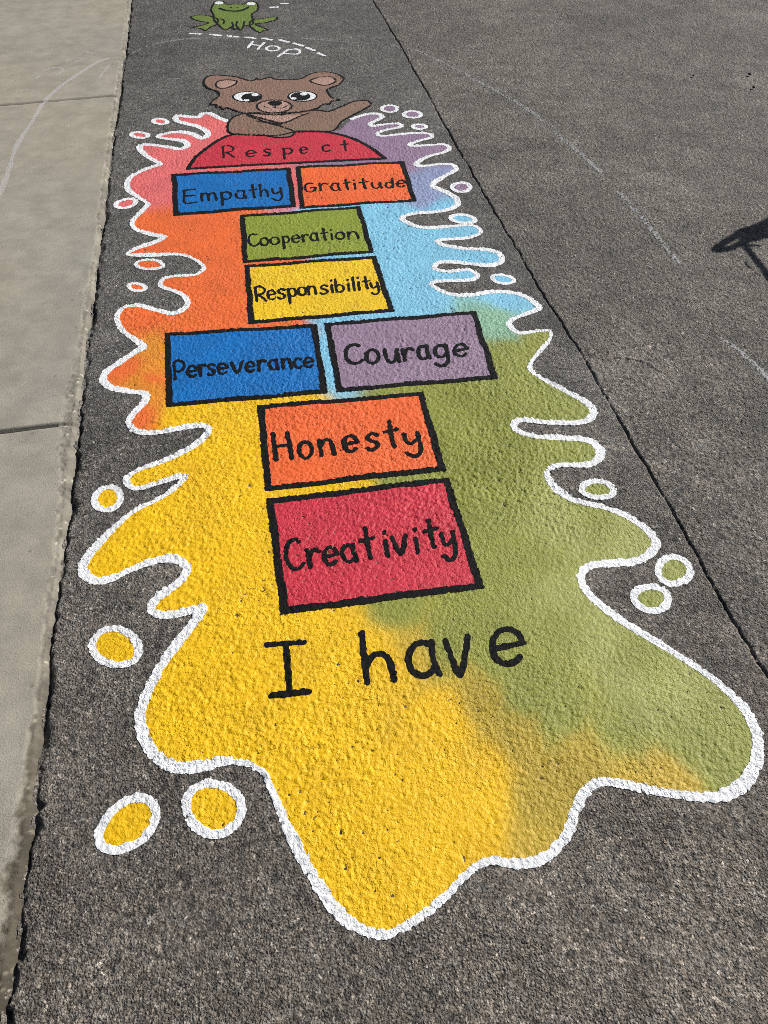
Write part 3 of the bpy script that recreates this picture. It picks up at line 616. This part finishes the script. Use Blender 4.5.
chalk('chalk_line', 'long faint curved chalk line over the grey asphalt right of the seam', [[(390,45),(420,52),(445,64),(470,77),(500,93),(530,111),(546,124)], [(556,134),(578,152),(600,172)], [(618,192),(640,216),(660,240),(678,262)]], 0.024, -0.65)
chalk('chalk_dash', 'short broken chalk streak on grey asphalt below the dark shadow', [[(722,338),(738,350),(752,362),(768,378)]], 0.02, -0.4)
CHK2 = paint('sidewalk_chalk', (174, 168, 161), var=0.05)
def zs(p): return [tuple(q) for q in zoomed(p, 0, 0, 3.414)]
chalk('chalk_curve', 'broad pale chalk curve sweeping up the sidewalk across the far joint', [zs([(-20,720),(5,660),(30,600),(50,530),(75,480),(115,420),(150,360),(200,310),(270,260),(330,222),(372,206)])], 0.024, -2.0, K, CHK2, 0.012)
chalk('chalk_scribble', 'faint pale chalk scribbles on the sidewalk around the far joint', [zs([(285,178),(310,188),(335,193)]), zs([(378,228),(352,256),(342,272)]), zs([(110,255),(138,262),(126,276)]), zs([(150,252),(180,238),(216,242),(200,262),(160,268)]), zs([(222,216),(268,204),(284,212),(260,218)]), zs([(55,322),(100,314),(134,326)])], 0.012, -1.8, K, CHK2, 0.01)

# ------------------------------------------------------------------ loose stones on the lot
import random
R = random.Random(4)
def pebble(px, r, lab, mat):
    g = ground([px])[0]
    co, F = [], []
    nu, nv = 10, 6
    for i in range(nv + 1):
        for j in range(nu):
            th, ph = math.pi * i / nv, 2 * math.pi * j / nu
            k = r * (0.85 + 0.3 * R.random())
            co.append((g[0] + k * math.sin(th) * math.cos(ph), g[1] + 0.8 * k * math.sin(th) * math.sin(ph), 0.005 + 0.6 * r + 0.6 * k * math.cos(th)))
    for i in range(nv):
        for j in range(nu):
            a = i * nu + j; b = i * nu + (j + 1) % nu
            F.append((a, a + nu, b + nu, b))
    tag(mesh_object('pebble', np.array(co), np.array(F), mat), lab, 'pebble', 'loose pebbles on the grey asphalt')
dk = material('dark_stone', lin((38, 36, 36)), rough=0.8, var=0.3, grain=0.003)
pebble((749, 76), 0.010, 'dark pebble on the far grey asphalt, upper of two', dk)
pebble((753, 89), 0.009, 'dark pebble on the far grey asphalt, lower of two', dk)
pebble((693, 77), 0.007, 'tiny dark pebble alone on the far grey asphalt', dk)

# ------------------------------------------------------------------ an unseen stand-in added beyond the frame, shaped to cast the shadow at right
def zsh(p): return zoomed(p, 680, 180, 8.53)
metal = material('occluder_metal', lin((50, 53, 58)), rough=0.5, var=0.1, grain=0.01, bump=0.1)
OCCLUDER_Z = 0.80
def up(px, z):
    """the point at height z whose shadow falls on this spot of the ground"""
    g = ground(px); k = z / SUN_DIR[2]
    return np.hstack([g + SUN_DIR[:2] * k, np.full((len(g), 1), z)])
def prism(name, ring, thick, mat, parent):
    n = len(ring); lo = ring.copy(); lo[:, 2] -= thick
    me = bpy.data.meshes.new(name)
    me.from_pydata([tuple(v) for v in np.vstack([ring, lo])], [], [tuple(range(n)), tuple(range(2 * n - 1, n - 1, -1))] + [(i, i + n, (i + 1) % n + n, (i + 1) % n) for i in range(n)])
    me.materials.append(mat); o = bpy.data.objects.new(name, me); C.objects.link(o); o.parent = parent
    return o
def tube(name, pts, r, mat, parent):
    pts = np.asarray(pts, float); n = 10; co, F = [], []
    for k, p in enumerate(pts):
        d = pts[min(k + 1, len(pts) - 1)] - pts[max(k - 1, 0)]; d /= np.linalg.norm(d)
        a = np.cross(d, (0.3, 0.2, 1.0)); a /= np.linalg.norm(a); b = np.cross(d, a)
        for j in range(n):
            t_ = 2 * math.pi * j / n; co.append(p + r * (a * math.cos(t_) + b * math.sin(t_)))
    for k in range(len(pts) - 1):
        for j in range(n): F.append((k * n + j, k * n + (j + 1) % n, (k + 1) * n + (j + 1) % n, (k + 1) * n + j))
    return mesh_object(name, np.array(co), np.array(F), mat, parent)
occluder = thing('shadow_occluder', 'unseen stand-in beyond the frame, added to cast the dark looped shadow', 'occluder')
prism('occluder_plate', up(zsh([(455,440),(480,428),(560,405),(660,365),(760,315),(1250,90),(1500,330),(900,470),(760,495),(640,525),(560,548),(520,545)]), OCCLUDER_Z), 0.012, metal, occluder)
loop = up(zsh([(540,440),(480,472),(410,512),(345,556),(312,588),(345,598),(410,588),(480,562),(560,520)]), OCCLUDER_Z)
tube('occluder_loop', spline(loop, 4), 0.018, metal, occluder)
f1 = np.append(ground([(800, 316)])[0], 0.0); tube('leg', [up(zsh([(555,560)]), OCCLUDER_Z - .01)[0], f1], 0.011, metal, occluder)  # added strut, placed for the thin line of the cast shadow
tip = up(zsh([(560,555),(680,562)]), OCCLUDER_Z - .02); tube('occluder_bar', tip, 0.008, metal, occluder)
for q in ((1250, 150), (1400, 320)):
    p = up(zsh([q]), OCCLUDER_Z - .012)[0]; tube('leg', [p, (p[0], p[1], 0.0)], 0.018, metal, occluder)  # added posts, out of view, that stand the shape on the ground
